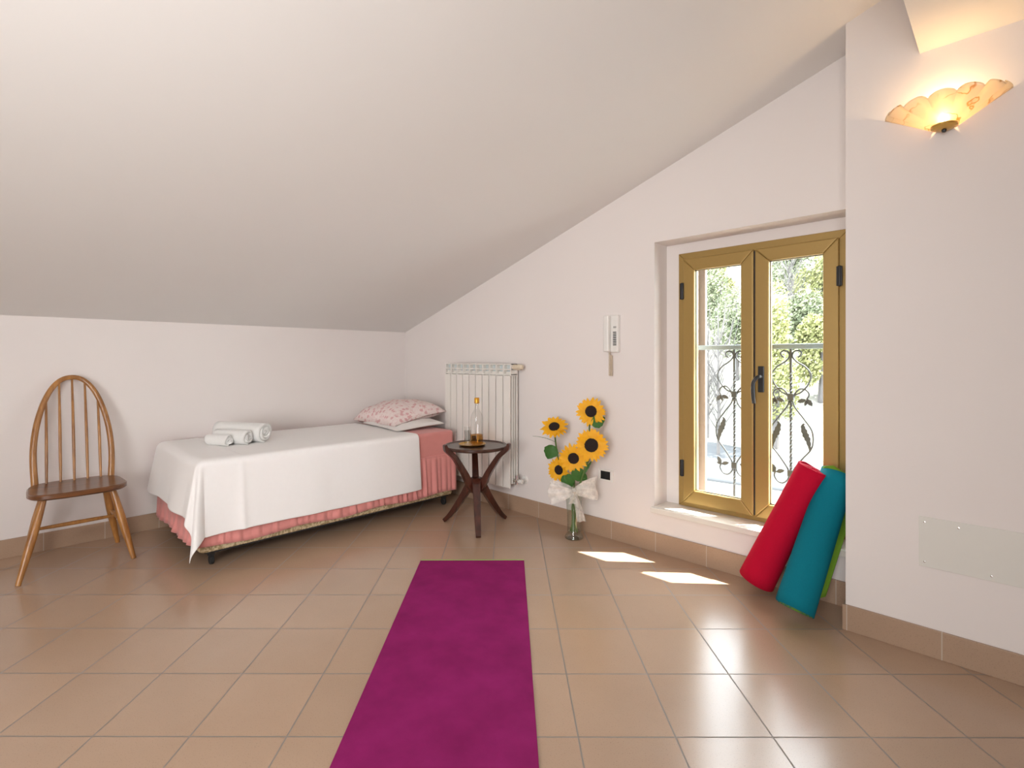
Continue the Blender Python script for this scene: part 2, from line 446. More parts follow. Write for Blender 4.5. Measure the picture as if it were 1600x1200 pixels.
for (x0, x1, side) in ((FX0+.04, MID-.004, 'l'), (MID+.004, FX1-.042, 'r')):
    z0, z1 = FZ0+.028, FZ1-.042
    cs = obj('casement', frame_bars(x0, x1, z0, z1, (.074, .07, .082, .074), .118, .178), 'gold_aluminium', win, True, False, bevel=.006, seg=3)
    gx0, gx1, gz0, gz1 = x0+.072, x1-.068, z0+.080, z1-.072
    obj('gasket', frame_bars(gx0-.004, gx1+.004, gz0-.004, gz1+.004, .009, .1405, .146), 'black_rubber', cs, True, False)
    obj('pane', MB().box((gx0, .148, gz0), (gx1, .152, gz1)), 'window_glass', cs, True, False)
    hx = x0-.004 if side == 'l' else x1+.004
    for hz in (.52, 1.62):
        h = MB().lathe([(0, -.052), (.008, -.052), (.009, -.048), (.009, .048), (.008, .052), (0, .052)], (hx, .118, hz), 14)
        h.box((hx-.013, .112, hz-.05), (hx+.013, .122, hz+.05))
        obj('hinge', h, 'black_plastic', cs, True, bevel=.002)
    if side == 'l':
        obj('meeting_strip', MB().box((MID-.006, .125, z0+.01), (MID+.006, .17, z1-.01)), 'black_rubber', cs, True, False)
    else:
        hx = x0+.034
        h = MB().box((hx-.015, .106, 1.012), (hx+.017, .119, 1.158))
        hd = obj('handle', h, 'black_plastic', cs, True, False, bevel=.004)
        g = MB().tube(spline([(hx, .108, 1.10), (hx, .085, 1.10), (hx-.012, .072, 1.092), (hx-.026, .066, 1.06), (hx-.026, .066, 1.0), (hx-.022, .068, .952)]), [.011]*8+[.010]*33, 10)
        obj('grip', g, 'black_plastic', hd, True)

# ------------------------------------------------------------------ balcony railing outside
RY = .40
rail = thing('balcony_railing', 'dark grey wrought iron railing with leafy scrolls outside the window', 'railing', (3.25, RY, .18))
obj('top_rail', MB().box((HX0+.02, RY-.018, 1.258), (HX1+.05, RY+.018, 1.287)), 'rail_grey', rail, True, False, bevel=.004)
def s2(px, py, k=1):   # photo measurements of the scroll relative to its bar -> metres
    return (k*px*.00363, (540-py)*.00375+1.283)
SC_UP = [(-10, 560), (-14, 557), (-15, 552), (-10, 549.5), (-4, 551.5), (-2.5, 559), (-9, 567), (-21, 575), (-29, 587), (-25, 602), (-15, 614), (-6, 619), (-2.5, 626)]
SC_TEN = [(-2.5, 624), (-7, 615), (-14, 609), (-22, 610.5), (-26.5, 617), (-23, 625)]
SC_LOW = [(-2.5, 628), (-6, 638), (-18, 654), (-30, 672), (-32, 690), (-28, 703), (-17, 717), (-6, 733), (-2.5, 742)]
SC_CURL = [(-2.5, 745), (-5, 753), (-12, 759), (-20, 757), (-25, 749), (-23, 741)]
def leaf_blob(c, ang, L, W, y, th=.004):
    m = MB(); n = 10; top = []; 
    for i in range(n+1):
        t = i/n; wd = W*math.sin(PI*t)**.8*(1-.25*t); top.append((t*L, wd*(1+.12*math.sin(t*20))))
    poly = [(a, b) for a, b in top]+[(a, -b*.9) for a, b in reversed(top[1:-1])]
    ca, sa = math.cos(ang), math.sin(ang)
    poly = [(c[0]+a*ca-b*sa, c[1]+a*sa+b*ca) for a, b in poly]
    return m.prism(poly, 'y', y-th, y+th)
for bx in (3.072, 3.398, 3.724):
    tw = MB()
    n = 60; vs = []; fs = []
    for i in range(n+1):
        z = lerp(.256, 1.26, i/n); a0 = z*60 if .40 < z < 1.12 else 0
        for k in range(4):
            a = a0+PI/4+k*PI/2; vs.append((bx+.0085*math.cos(a), RY+.0085*math.sin(a), z))
    for i in range(n):
        for k in range(4): fs.append((i*4+k, i*4+(k+1) % 4, (i+1)*4+(k+1) % 4, (i+1)*4+k))
    tw.add(vs, fs)
    bar = obj('bar', tw, 'iron', rail, True, False)
    for cz_ in (622, 742):
        z = s2(0, cz_)[1]
        obj('collar', MB().box((bx-.017, RY-.012, z-.02), (bx+.017, RY+.012, z+.02)), 'iron', bar, True, False, bevel=.003)
    for k in (-1, 1):
        m = MB()
        for path in (SC_UP, SC_TEN, SC_LOW, SC_CURL):
            m.tube([(bx+s2(x*-1*k, y)[0]*-1*-1, RY, s2(x, y)[1]) for x, y in [(q[0], q[1]) for q in spline([(a, b, 0) for a, b in path], 6)]], .0048, 8)
        sc = obj('scroll', m, 'iron', rail, True)
        def lf(px, py, ang, L, W):
            x, z = s2(px, py); a = ang if k == -1 else PI-ang
            return leaf_blob((bx+(x if k == -1 else -x), z), a, L, W, RY)
        for grp in ((lf(-23, 624, -2.2, .05, .016), lf(-22, 625, -.35, .05, .014), lf(-23, 626, -1.3, .035, .010)),
                    (lf(-23, 742, 2.0, .05, .015), lf(-22, 743, .35, .05, .014), lf(-23, 743, 2.8, .03, .009))):
            lv = MB()
            for q in grp: lv.add(q.v, q.f)
            obj('leaf_sprig', lv, 'iron', sc, True, False)
        ac = MB()
        x0, z0 = s2(-29, 702)
        pts = [(x0+.004, z0-.01), (x0+.014, z0+.05), (x0+.030, z0+.09), (x0+.042, z0+.135), (x0+.034, z0+.148)]
        pts = [((bx+x if k == -1 else bx-x), RY, z) for x, z in pts]
        sp = spline(pts, 6); nn = len(sp)-1; left = []; right = []
        for q in range(nn+1):
            tt = (sp[min(q+1, nn)]-sp[max(q-1, 0)]).normalized(); n2 = Vector((-tt.z, 0, tt.x))
            hw = .003+.0135*math.sin(PI*min(1, q/nn*1.12))**1.1*(1+.22*math.sin(q*1.9)) if q/nn < .89 else .004+.002*(q/nn)
            left.append(sp[q]+n2*hw); right.append(sp[q]-n2*hw)
        for q in range(nn):
            ac.prism([(left[q].x, left[q].z), (left[q+1].x, left[q+1].z), (right[q+1].x, right[q+1].z), (right[q].x, right[q].z)], 'y', RY-.004, RY+.004)
        obj('acanthus_leaf', ac, 'iron', sc, True)

# ------------------------------------------------------------------ outside: yard, hillside, trees
def hill_z(x, y):
    d = y-9
    z = -3.2
    if d > 0: z += d*.16+max(0, d-8)*.36
    z += .35*math.sin(x*.35+1)*math.sin(y*.28)*min(1, max(0, d)/6)
    return z
struct(obj('trim_4', MB().grid(lambda u, v: (lerp(-34, 14, u), lerp(9, 62, v), hill_z(lerp(-34, 14, u), lerp(9, 62, v))), 40, 40), 'hill_grass'))
struct(obj('trim_5', MB().box((-16, .47, -3.4), (12, 9.2, -3.2)), 'gravel', smooth=False))
simple('asphalt', (.036, .039, .043), .9, var=.12, scale=3)
struct(obj('trim_6', MB().grid(lambda u, v: (lerp(-4.6, 8, u), lerp(13.2, 16.6, v)+.6*math.sin(lerp(-4.6, 8, u)*.3), hill_z(lerp(-4.6, 8, u), lerp(13.2, 16.6, v)+.6*math.sin(lerp(-4.6, 8, u)*.3))-.10), 40, 8), 'asphalt', solid=.3))
def leafy(c, rx, rz, n, size, rnd, cone=False):
    m = MB()
    blobs = [(Vector((rnd.uniform(-.55, .55)*rx, rnd.uniform(-.55, .55)*rx, rnd.uniform(-.6, .7)*rz)), rnd.uniform(.35, .6)) for _ in range(9)]
    for i in range(n):
        b, s = rnd.choice(blobs)
        d = Vector((rnd.gauss(0, 1), rnd.gauss(0, 1), rnd.gauss(0, 1))).normalized()*rnd.uniform(.7, 1.05)
        p = b+Vector((d.x*rx*s, d.y*rx*s, d.z*rz*s))
        if cone:
            t = rnd.random()**.7; a = rnd.uniform(0, 2*PI); r = rx*(1-t)*rnd.uniform(.6, 1.05)+.05
            p = Vector((math.cos(a)*r, math.sin(a)*r, lerp(-rz, rz, t)))
        a = Vector((rnd.gauss(0, 1), rnd.gauss(0, 1), rnd.gauss(0, 1))).normalized()
        e = a.orthogonal().normalized(); g = a.cross(e)
        s2_ = size*rnd.uniform(.6, 1.3); q = Vector(c)+p
        m.add([q-e*s2_, q-g*s2_*.6, q+e*s2_, q+g*s2_*.6], [(0, 1, 2, 3)])
    return m
TREES = [  # x, y, height, crown radius, kind, label
 (-11.84, 34, 5.0, 1.7, 'foliage_blue', 'blue-green conifer at the top left corner of the left pane'),
 (-12.07, 40.5, 4.6, 1.7, 'foliage_blue', 'blue-green conifer at the top right corner of the left pane'),
 (-7.53, 24, 4.6, 1.3, 'foliage_green', 'pale green tree along the left edge of the left pane'),
 (-4.7, 21, 4.4, 1.2, 'foliage_green', 'green tree at the right edge of the left pane'),
 (-8.67, 29, 4.0, 1.3, 'foliage_yellow', 'yellow-green tree in the middle of the upper left pane'),
 (-7.68, 35, 5.0, 1.7, 'foliage_green', 'pale green tree at the top left of the right pane'),
 (-5.00, 39.5, 6.2, 2.2, 'foliage_blue', 'dark blue-green conifer at the top right of the right pane'),
 (-1.8, 17, 5.7, 0.85, 'foliage_yellow', 'bright yellow-green bushy tree at the left edge of the right pane'),
 (-1.04, 20, 3.6, 1.0, 'foliage_yellow', 'yellow-green shrub low at the right edge of the right pane'),
 (-2.3, 22.5, 3.6, 1.1, 'foliage_green', 'low green shrub seen beside the middle bar of the railing'),
 (-2.77, 19.5, 4.2, 0.7, 'foliage_green', 'narrow green shrub behind the left scroll of the right pane'),
 (-4.59, 29, 4.0, 1.5, 'foliage_green', 'rounded green tree halfway up the slope in the right pane'),
 (-2.36, 26, 4.6, 1.4, 'foliage_yellow', 'loose yellow-green tree at the upper right edge of the right pane'),
 (-14.72, 43, 5, 1.8, 'foliage_green', 'green tree on the ridge above the left pane centre'),
 (-8.88, 44, 5, 1.8, 'foliage_yellow', 'yellow-green tree on the ridge above the right pane centre'),
]
for i, (x, y, h, r, kind, lab) in enumerate(TREES):
    rnd = random.Random(40+i); z = hill_z(x, y)-.05
    t = thing('tree', lab, 'tree', (x, y, z), 0, 'trees on the hillside outside')
    obj('trunk', MB().tube([(0, 0, 0), (.05, 0, h*.35), (0, .03, h*.8)], [.13, .10, .03], 8), 'bark', t)
    obj('foliage', leafy((0, 0, h*.6), r, h*.42, 5200, .04+.0017*y, rnd, kind == 'foliage_blue'), kind, t, smooth=False)
def bare_tree(x, y, h, lab, seed):
    rnd = random.Random(seed); z = hill_z(x, y)-.05
    t = thing('bare_tree', lab, 'tree', (x, y, z), 0, 'bare trees on the hillside outside')
    obj('trunk', MB().tube([(0, 0, 0), (.03, 0, h*.4), (0, .02, h)], [.06, .045, .01], 6), 'bark', t)
    b = MB()
    for k in range(46):
        s = rnd.uniform(.15, .8)*h; a = rnd.uniform(0, 2*PI); l = h*rnd.uniform(.25, .45)
        b.tube([(0, 0, s), (math.cos(a)*l*.3, math.sin(a)*l*.3, s+l*.5), (math.cos(a)*l*.42, math.sin(a)*l*.42, s+l)], [.018, .012, .004], 4)
    obj('branches', b, 'bark', t)
bare_tree(-3.05, 15, 5.0, 'thin bare tree with upright twigs behind the left pane', 3)
bare_tree(-4.07, 16.5, 4.6, 'small bare tree near the left edge of the left pane', 4)
bare_tree(-3.22, 23.5, 5.0, 'bare tree in the upper middle of the right pane', 5)
#@@OBJECTS
# ------------------------------------------------------------------ radiator
RX0, RX1, RZ0, RZ1 = .778, 1.585, .205, 1.163
RYF, RYB = -.115, -.03
rad = thing('radiator', 'tall white sectional wall radiator behind the side table', 'radiator', ((RX0+RX1)/2, -.06, RZ0))
NS = 10; PW = (RX1-RX0)/NS
def section(x0):
    m = MB(); xc = x0+PW/2; hw = PW/2-.002
    m.box((x0+.0042, RYF, RZ0), (x0+PW-.0042, RYF+.009, 1.068))            # front plate
    m.box((xc-.006, RYF+.009, RZ0+.02), (xc+.006, RYB, 1.06))              # web
    for y in (RYF+.030, RYF+.052):
        m.box((xc-hw, y, RZ0+.03), (xc+hw, y+.003, 1.10))
    m.box((xc-hw, RYB-.006, RZ0+.02), (xc+hw, RYB, 1.12))
    # head: two open cells, one above the other
    for z in (1.073, 1.112, 1.152):
        m.box((xc-hw, RYF+.006+(1.163-z)*.05, z), (xc+hw, RYB-.008, z+.009))
    for sx in (-1, 1):
        x = xc+sx*(hw-.003); m.box((x-.003, RYF+.006, 1.068), (x+.003, RYB-.008, 1.161))
    return m
for i in range(NS):
    s_ = obj('section', section(RX0+i*PW), 'radiator_enamel', rad, True, False, bevel=.0018)
    x0 = RX0+i*PW
    obj('core', MB().box((x0+.006, RYF+.04, 1.066), (x0+PW-.006, RYF+.05, 1.155)), 'radiator_core', s_, True, False)
for z in (1.12, .255): obj('header_tube', MB().tube([(RX0+.01, -.060, z), (RX1-.005, -.060, z)], .015, 12), 'radiator_core', rad, True)
v = MB().tube([(RX1-.01, -.072, 1.135), (RX1+.035, -.072, 1.135)], [.022, .018], 16)
v.tube([(RX1+.035, -.072, 1.135), (RX1+.042, -.072, 1.135), (RX1+.075, -.072, 1.135), (RX1+.085, -.072, 1.135), (RX1+.09, -.072, 1.135)], [.018, .024, .022, .017, .012], 18)
obj('plug_valve', v, 'cord_cream', rad, True)
v = MB().tube([(RX1-.01, -.072, .262), (RX1+.05, -.072, .262)], .013, 14)
v.tube([(RX1+.030, -.072, .235), (RX1+.030, -.072, .305)], [.014, .013], 14)
v.tube([(RX1+.05, -.072, .262), (RX1+.05, -.010, .262), (RX1+.05, -.001, .262)], [.012, .012, .012], 12)
lv_ = obj('lower_valve', v, 'chrome', rad, True)
obj('escutcheon', MB().lathe([(0, -.006), (.028, -.006), (.032, 0)], (RX1+.05, -.001, .262), 24, 'y'), 'white_plastic', lv_, True)
obj('valve_cap', MB().tube([(RX1+.05, -.072, .262), (RX1+.066, -.072, .262), (RX1+.088, -.072, .262)], [.016, .017, .014], 16), 'white_plastic', lv_, True)

# ------------------------------------------------------------------ intercom handset on the wall
ph = thing('intercom_handset', 'white wall intercom with black call buttons and a coiled cord', 'intercom', (2.447, -.02, 1.243))
IX0, IX1, IZ0, IZ1 = 2.396, 2.490, 1.243, 1.487
obj('back_plate', MB().box((IX0, -.030, IZ0), (IX1, -.0005, IZ1)), 'white_plastic', ph, True, False, bevel=.006, seg=3)
hs = MB().prism([(IX0-.004, -.030), (IX0-.004, -.056), (IX0+.004, -.063), (IX0+.034, -.063), (IX0+.040, -.056), (IX0+.040, -.030)], 'z', IZ0+.004, IZ1-.003)
obj('handset', hs, 'white_plastic', ph, True, False, bevel=.005, seg=3)
fb = obj('button_panel', MB().box((IX0+.048, -.033, IZ0+.012), (IX1-.006, -.0295, IZ1-.03)), 'white_plastic', ph, True, False, bevel=.002)
for k in range(8):
    z = IZ0+.045+k*.0118
    obj('button', MB().box((IX0+.058, -.0365, z), (IX0+.083, -.0325, z+.0062)), 'black_plastic', fb, True, False, bevel=.001)
obj('label_slot', MB().box((IX0+.060, -.0345, IZ0+.158), (IX0+.082, -.0325, IZ0+.170)), 'grey_plastic', fb, True, False)
pts = []
for i in range(420):
    t = i/419; a = t*2*PI*30
    if t < .5: z = lerp(IZ0, IZ0-.155, t*2); xo = -.006
    else: z = lerp(IZ0-.155, IZ0-.02, t*2-1); xo = .008
    xo += .006*math.sin((t-.5)*PI) if abs(t-.5) < .05 else 0
    pts.append((IX0+.034+xo+.0062*math.cos(a), -.028+.0062*math.sin(a), z))
obj('coiled_cord', MB().tube(pts, .0022, 6), 'cord_cream', ph, True)

# ------------------------------------------------------------------ socket
so = thing('wall_socket', 'white socket plate with black insert low on the wall beside the sunflowers', 'socket', (2.378, -.005, .417))
obj('cover_frame', frame_bars(2.319, 2.437, .378, .456, (.02, .022, .012, .012), -.011, -.0005), 'white_plastic', so, True, False, bevel=.003)
si = obj('insert', MB().box((2.338, -.008, .389), (2.416, -.0005, .445)), 'black_plastic', so, True, False, bevel=.001)
for k in (-1, 1): obj('module', MB().box((2.377+k*.019-.017, -.0095, .392), (2.377+k*.019+.017, -.007, .442)), 'black_plastic', si, True, False, bevel=.0015)

# ------------------------------------------------------------------ cover plate on the right wall
cp = thing('cover_plate', 'pale grey painted metal cover plate screwed to the right wall', 'cover plate', (4.35, -.245, .358))
obj('plate', MB().box((4.055, -.2445, .357), (4.66, -.2402, .559)), 'plate_paint', cp, True, False, bevel=.001)
for (x, z) in ((4.074, .537), (4.178, .537), (4.074, .377), (4.272, .377), (4.40, .537), (4.50, .377), (4.642, .537), (4.642, .377)):
    obj('screw', MB().lathe([(0, -.0025), (.0038, -.002), (.0046, 0), (.0046, .001)], (x, -.2446, z), 14, 'y'), 'chrome', cp, True)

# ------------------------------------------------------------------ wall lamp
lx, lz = 4.137, 2.108; LY = -.242
wl = thing('wall_lamp', 'lit fan-shaped veined alabaster glass lamp high on the right wall', 'lamp', (lx, LY, lz))
def shade(u, v, inset=0):
    a = lerp(PI, 2*PI, u)                       # half turn in front of the wall
    t = v
    sc = .014*abs(math.sin(u*PI*7))**.8*t**3        # scalloped rim
    rx = lerp(.036, .187, t)-inset; ry = lerp(.034, .118, t)-inset
    z = lerp(.006, .098, t)+sc*1.7
    wv = 1+.035*math.cos(u*PI*14)*t*t
    return (lx+rx*wv*math.cos(a), LY+ry*wv*math.sin(a), lz+z)
obj('glass_shade', MB().grid(lambda u, v: shade(u, v), 84, 26), 'alabaster_glass', wl, True, solid=.004)
obj('wall_bracket', MB().box((lx-.035, LY, lz+.005), (lx+.035, LY+.0015, lz+.085)), 'brass', wl, True, False)
fin = obj('brass_base', MB().lathe([(0, -.010), (.012, -.010), (.032, -.006), (.042, 0), (.042, .008), (.034, .012), (0, .012)], (lx, LY-.036, lz), 32), 'brass', wl, True)
obj('finial_nut', MB().lathe([(0, -.020), (.006, -.019), (.008, -.014), (.008, -.008)], (lx, LY-.036, lz), 16), 'black_plastic', fin, True)
def bulb_mat():
    m, nt, p = new_mat('lit_bulb')
    p.inputs['Emission Color'].default_value = (1, .72, .38, 1); p.inputs['Emission Strength'].default_value = 16
    M['lit_bulb'] = m
bulb_mat()
obj('bulb', MB().lathe([(0, .012), (.008, .014), (.010, .024), (.017, .040), (.018, .050), (.012, .062), (0, .066)], (lx, LY-.045, lz), 20), 'lit_bulb', wl, True)
lamp('sconce_bulb', 'POINT', (lx, LY-.045, lz+.082), 2.2, (1.0, .66, .33), radius=.012)

# ------------------------------------------------------------------ chair (Windsor, faces +X)
ch = thing('windsor_chair', 'spindle-back wooden chair with hooped back standing by the left wall', 'chair', (.35, -2.535, 0))
ST = .452                                        # seat top
def seat_fn():
    m = MB(); n = 48; rings = [(0, ST-.004, 0), (.55, ST-.006, 1), (.86, ST-.001, 1), (.97, ST, 1), (1.0, ST-.006, 1), (1.0, ST-.024, 1), (.94, ST-.034, 1), (.4, ST-.036, 1), (0, ST-.036, 0)]
    vs = []; fs = []
    def P(a, k, z):
        c, s = math.cos(a), math.sin(a)
        e = .54
        x = .205*math.copysign(abs(c)**e, c); y = .222*math.copysign(abs(s)**e, s)
        y *= 1+.05*(x/.2)
        return (x*k, y*k, z)
    for k, z, _ in rings:
        for i in range(n): vs.append(P(2*PI*i/n, max(k, .002), z))
    for r in range(len(rings)-1):
        for i in range(n): fs.append((r*n+i, r*n+(i+1) % n, (r+1)*n+(i+1) % n, (r+1)*n+i))
    return m.add(vs, fs)
obj('seat', seat_fn(), 'seat_wood', ch)
FEET = [(.232, -.262), (.205, .240), (-.200, .218), (-.140, -.205)]
TOPS = [(.125, -.155), (.115, .150), (-.120, .140), (-.110, -.140)]
FEET[3] = (-.205, -.222)
for (fx_, fy_), (tx, ty) in zip(FEET, TOPS):
    a, b = Vector((tx, ty, ST-.03)), Vector((fx_, fy_, 0))
    ts = [0, .15, .4, .62, .85, 1]; rs = [.0145, .018, .0215, .020, .015, .0125]
    obj('leg', MB().tube([a.lerp(b, t) for t in ts], rs, 16), 'chair_wood', ch)
def legpt(i, t): return Vector((*TOPS[i], ST-.03)).lerp(Vector((*FEET[i], 0)), t)
def stretcher(p, q):
    return MB().tube([p.lerp(q, t) for t in (0, .2, .5, .8, 1)], [.008, .0105, .0125, .0105, .008], 12)
s1 = (legpt(0, .46), legpt(3, .46)); s2_ = (legpt(1, .46), legpt(2, .46))
obj('stretcher', stretcher(*s1), 'chair_wood', ch); obj('stretcher', stretcher(*s2_), 'chair_wood', ch)
obj('stretcher', stretcher(s1[0].lerp(s1[1], .5), s2_[0].lerp(s2_[1], .5)), 'chair_wood', ch)
def backx(z): return -.165-.145*((z-ST)/.63)**1.15 if z > ST else -.165
HT = 1.082
def hoop_pt(u):      # u 0..1 from one foot over the top to the other
    a = PI*u; s = math.sin(a); c = math.cos(a)
    z = lerp(ST-.012, HT, s**.97 if s > 0 else 0); y = -.197*math.copysign(abs(c)**.90, c)*lerp(.91, 1, math.sin(PI/2*max(0, min(1, (z-ST)/.34))))
    return Vector((backx(z), y, z))
hp = [hoop_pt(i/56) for i in range(57)]
obj('back_hoop', MB().tube(hp, [lerp(.0175, .0145, math.sin(PI*i/56)) for i in range(57)], 12, flat=.85), 'chair_wood', ch)
def hoop_z(y):
    c = min(1, abs(y)/.197)**(1/.90); s = math.sqrt(max(0, 1-c*c)); return lerp(ST-.012, HT, s**.97)
for k in range(5):
    y0 = (k-2)*.064; y1 = (k-2)*.062; zt = hoop_z(y1)
    pts = [Vector((lerp(backx(ST), backx(zt), t)+.012*math.sin(PI*t), lerp(y0, y1, t), lerp(ST-.01, zt, t))) for t in (0, .25, .5, .75, 1)]
    obj('spindle', MB().tube(pts, [.0062, .0078, .0078, .0068, .0055], 10), 'chair_wood', ch)

# ------------------------------------------------------------------ bed
BX0, BX1, BY0, BY1, BT = .085, 1.045, -2.075, -.215, .612
bed = thing('bed', 'low single bed with pink fitted cover and ruffled pink valance', 'bed', ((BX0+BX1)/2, -1.15, 0))
mt = MB()
def rbox(x0, x1, y0, y1, z0, z1, r, n=6):
    m = MB(); out = []
    for (cx, cy, a0) in ((x1-r, y1-r, 0), (x0+r, y1-r, 90), (x0+r, y0+r, 180), (x1-r, y0+r, 270)):
        for i in range(n+1):
            a = math.radians(a0+90*i/n); out.append((cx+r*math.cos(a), cy+r*math.sin(a)))
    return m.prism(out, 'z', z0, z1)
obj('mattress', rbox(BX0, BX1, BY0, BY1, .40, BT, .05), 'linen_pink', bed, True, bevel=.025, seg=4)
obj('base', rbox(BX0+.01, BX1-.008, BY0+.01, BY1-.01, .086, .40, .04), 'bed_ticking', bed, True, bevel=.012)
obj('underside_frame', rbox(BX0+.04, BX1-.022, BY0+.04, BY1-.04, .076, .0865, .03), 'bed_frame_black', bed, True, False)
for (x, y) in ((.985, -1.995), (.985, -.29), (.15, -1.995), (.15, -.29)):
    m = MB().lathe([(0, -.011), (.024, -.011), (.0275, -.007), (.0275, .007), (.024, .011), (0, .011)], (x, y, .0278), 24, 'y')
    m.box((x-.016, y-.016, .05), (x+.016, y+.016, .080))
    obj('castor', m, 'black_rubber', bed, True, bevel=.002)
rnd = random.Random(7)
def perim(s):
    """point + outward normal along head-front corner -> front -> foot -> wall side"""
    L1 = BY1-BY0; L2 = BX1-BX0
    if s < L1: return Vector((BX1, BY1-s)), Vector((1, 0))
    return Vector((BX1-(s-L1), BY0)), Vector((0, -1))
PL = (BY1-BY0)+(BX1-BX0); NSK = 460
folds = [0]
while folds[-1] < PL: folds.append(folds[-1]+rnd.uniform(.035, .075))
amp = [rnd.uniform(.45, 1) for _ in folds]
import bisect
def wave(s):
    i = min(bisect.bisect(folds, s)-1, len(folds)-2); t = (s-folds[i])/(folds[i+1]-folds[i])
    return amp[i]*math.sin(PI*t)**1.3*(1 if i % 2 == 0 else .35)
def skirt(u, v):
    s = u*PL; p, n = perim(min(s, PL-1e-6)); w_ = wave(s)
    L1 = BY1-BY0; k = abs(s-L1)
    if k < .04:
        n = (Vector((1, 0))*(.5+.5*(L1-s)/.04)+Vector((0, -1))*(.5-.5*(L1-s)/.04)); n.normalize()
    o = .005+v**.8*.010+(.030 if s < .36 else .030)*w_*(v**.7 if s < .36 else max(0, (v-.62)/.38))+.004*(1-v)*w_
    z = lerp(.425, .122+.008*math.sin(s*11)+.012*w_, v)
    return (p.x+n.x*o, p.y+n.y*o, z)
obj('valance', MB().grid(skirt, NSK, 10), 'linen_pink', bed, True, solid=.003)
obj('valance_seam', MB().tube([(BX1+.004, BY1-.01, .427), (BX1+.004, BY0+.03, .427), (BX1-.03, BY0-.004, .427), (BX0+.01, BY0-.004, .427)], .004, 8), 'linen_pink', bed, True)

# ------------------------------------------------------------------ bedspread
SPZ = BT+.006; HEAD = -.585; FOOT = BY0-.012; FRONT = BX1+.014
DROPF, DROPE = .425, .325          # overhang at the front, at the foot
rr = .035
def drop(d, r=rr):
    """(outward, down) for arc length d past the edge start, rounded shoulder"""
    q = r*PI/2
    if d <= 0: return d, 0
    if d < q: a = d/r; return r*math.sin(a), r*(1-math.cos(a))
    return r, r+(d-q)
def bedspread(u, v):
    # u: from head end (0) towards foot (1); v: from wall side (0) to the front hem (1)
    Lu = (HEAD-(FOOT+rr))+DROPE+.02; Lv = (FRONT-rr-BX0)+DROPF+.02
    su = u*Lu; sv = v*Lv
    x_edge, y_edge = FRONT-rr, FOOT+rr
    a = su-(HEAD-y_edge); b = sv-(x_edge-BX0)          # arc past foot edge / front edge
    wob = .0035*math.sin(su*9+1)*math.sin(sv*7)
    if a <= 0 and b <= 0:
        return (BX0+sv, HEAD-su, SPZ+wob*.6+.007*math.exp(-((su-1.27)/.010)**2)+.003*max(0, min(1, (su-1.27)/.01)))
    if a <= 0:
        o, dn = drop(b)
        k = min(1, max(0, dn)/.45)
        f = .012*k*math.sin(su*7.0+.8)+.010*k*math.sin(su*17)*.5
        f += .016*k*math.exp(-((su-1.27)/.03)**2)+.007*math.exp(-((su-1.27)/.010)**2)
        f += .03*k*max(0, (su-1.27)/.3) if su > 1.27 else 0
        dz = .012*k*math.sin(su*5+2) if k > .5 else 0
        return (x_edge+o+max(-.004, f)+.030*k, HEAD-su, SPZ-dn+dz*(k-.5))
    if b <= 0:
        o, dn = drop(a)
        k = min(1, max(0, dn)/.33)
        f = .018*k*math.sin(sv*11+.5)
        sl = .03*k
        return (BX0+sv-.05*k*(1-sv/1.0)*.8, y_edge-o-max(-.004, f)-sl-.014*k, SPZ-dn)
    r = math.hypot(a, b); ph_ = math.atan2(b, a)          # 0 = foot side, pi/2 = front
    o, dn = drop(r)
    fl = math.sin(2*ph_); k = min(1, dn/.5)
    swell = o+dn*(.17*fl**.8+.045)+.05*k*math.sin(ph_*6+.6)*fl
    dz = dn*math.sqrt(max(.2, 1-(.17*fl)**2))
    ex, ey = math.sin(ph_)**.9, math.cos(ph_)**.9
    fr = .03*k*max(0, (1.53-1.27)/.3)
    return (x_edge+ex*swell+fr*ex*.0, y_edge-ey*swell, max(.012, SPZ-dz))
sp = obj('bedspread', MB().grid(bedspread, 110, 84), 'linen_white', None, solid=.004, sub=1, loc=(.55, -1.2, SPZ))
tag(sp, 'white linen bedspread draped over the bed, one corner hanging to the floor', 'bedspread')

# ------------------------------------------------------------------ pillows
def pillow(L, W, Hh, seed, sag=0):
    rnd = random.Random(seed); ph0 = [rnd.uniform(0, 6) for _ in range(6)]
    def surf(sign):
        def fn(u, v):
            x = u*2-1; y = v*2-1
            px = x*L/2*(1-.09*(1-abs(x)**2)*0-.07*(1-y*y)*0); py = y*W/2
            px = x*L/2*(1-.06*(1-abs(y)**1.5)*abs(x)); py = y*W/2*(1-.06*(1-abs(x)**1.5)*abs(y))
            e = max(0, (1-x**4)*(1-y**4)); z = Hh*.5*e**.62
            z *= 1+.05*math.sin(3*x+ph0[0])*math.sin(2.5*y+ph0[1])
            z += .006*math.sin(9*x+ph0[2]+3*y)*e+.004*math.sin(14*y+ph0[3])*e
            return (px, py, sign*z*(1 if sign > 0 else .55)-sag*(max(abs(x), abs(y))**2.2)*(1-.7*max(0, min(1, (x+y)/1.3))))
        return fn
    m = MB().grid(surf(1), 36, 26); m.grid(surf(-1), 36, 26); return m
def weld(o):
    d = o.modifiers.new('weld', 'WELD'); d.merge_threshold = .0006
pw = obj('pillow', pillow(.62, .46, .085, 3, .012), 'pillow_white', None)
pw.location = (.575, -.410, SPZ+.034); pw.rotation_euler = (math.radians(2), math.radians(1), math.radians(-3)); weld(pw)
tag(pw, 'plain white pillow lying under the floral pillow', 'pillow')
pf = obj('pillow', pillow(.74, .52, .21, 5, .045), 'floral_print', None)
pf.location = (.44, -.368, SPZ+.105); pf.rotation_euler = (math.radians(6), math.radians(-1), math.radians(-3)); weld(pf)
tag(pf, 'plump pillow in pink floral print on top of the white one', 'pillow')

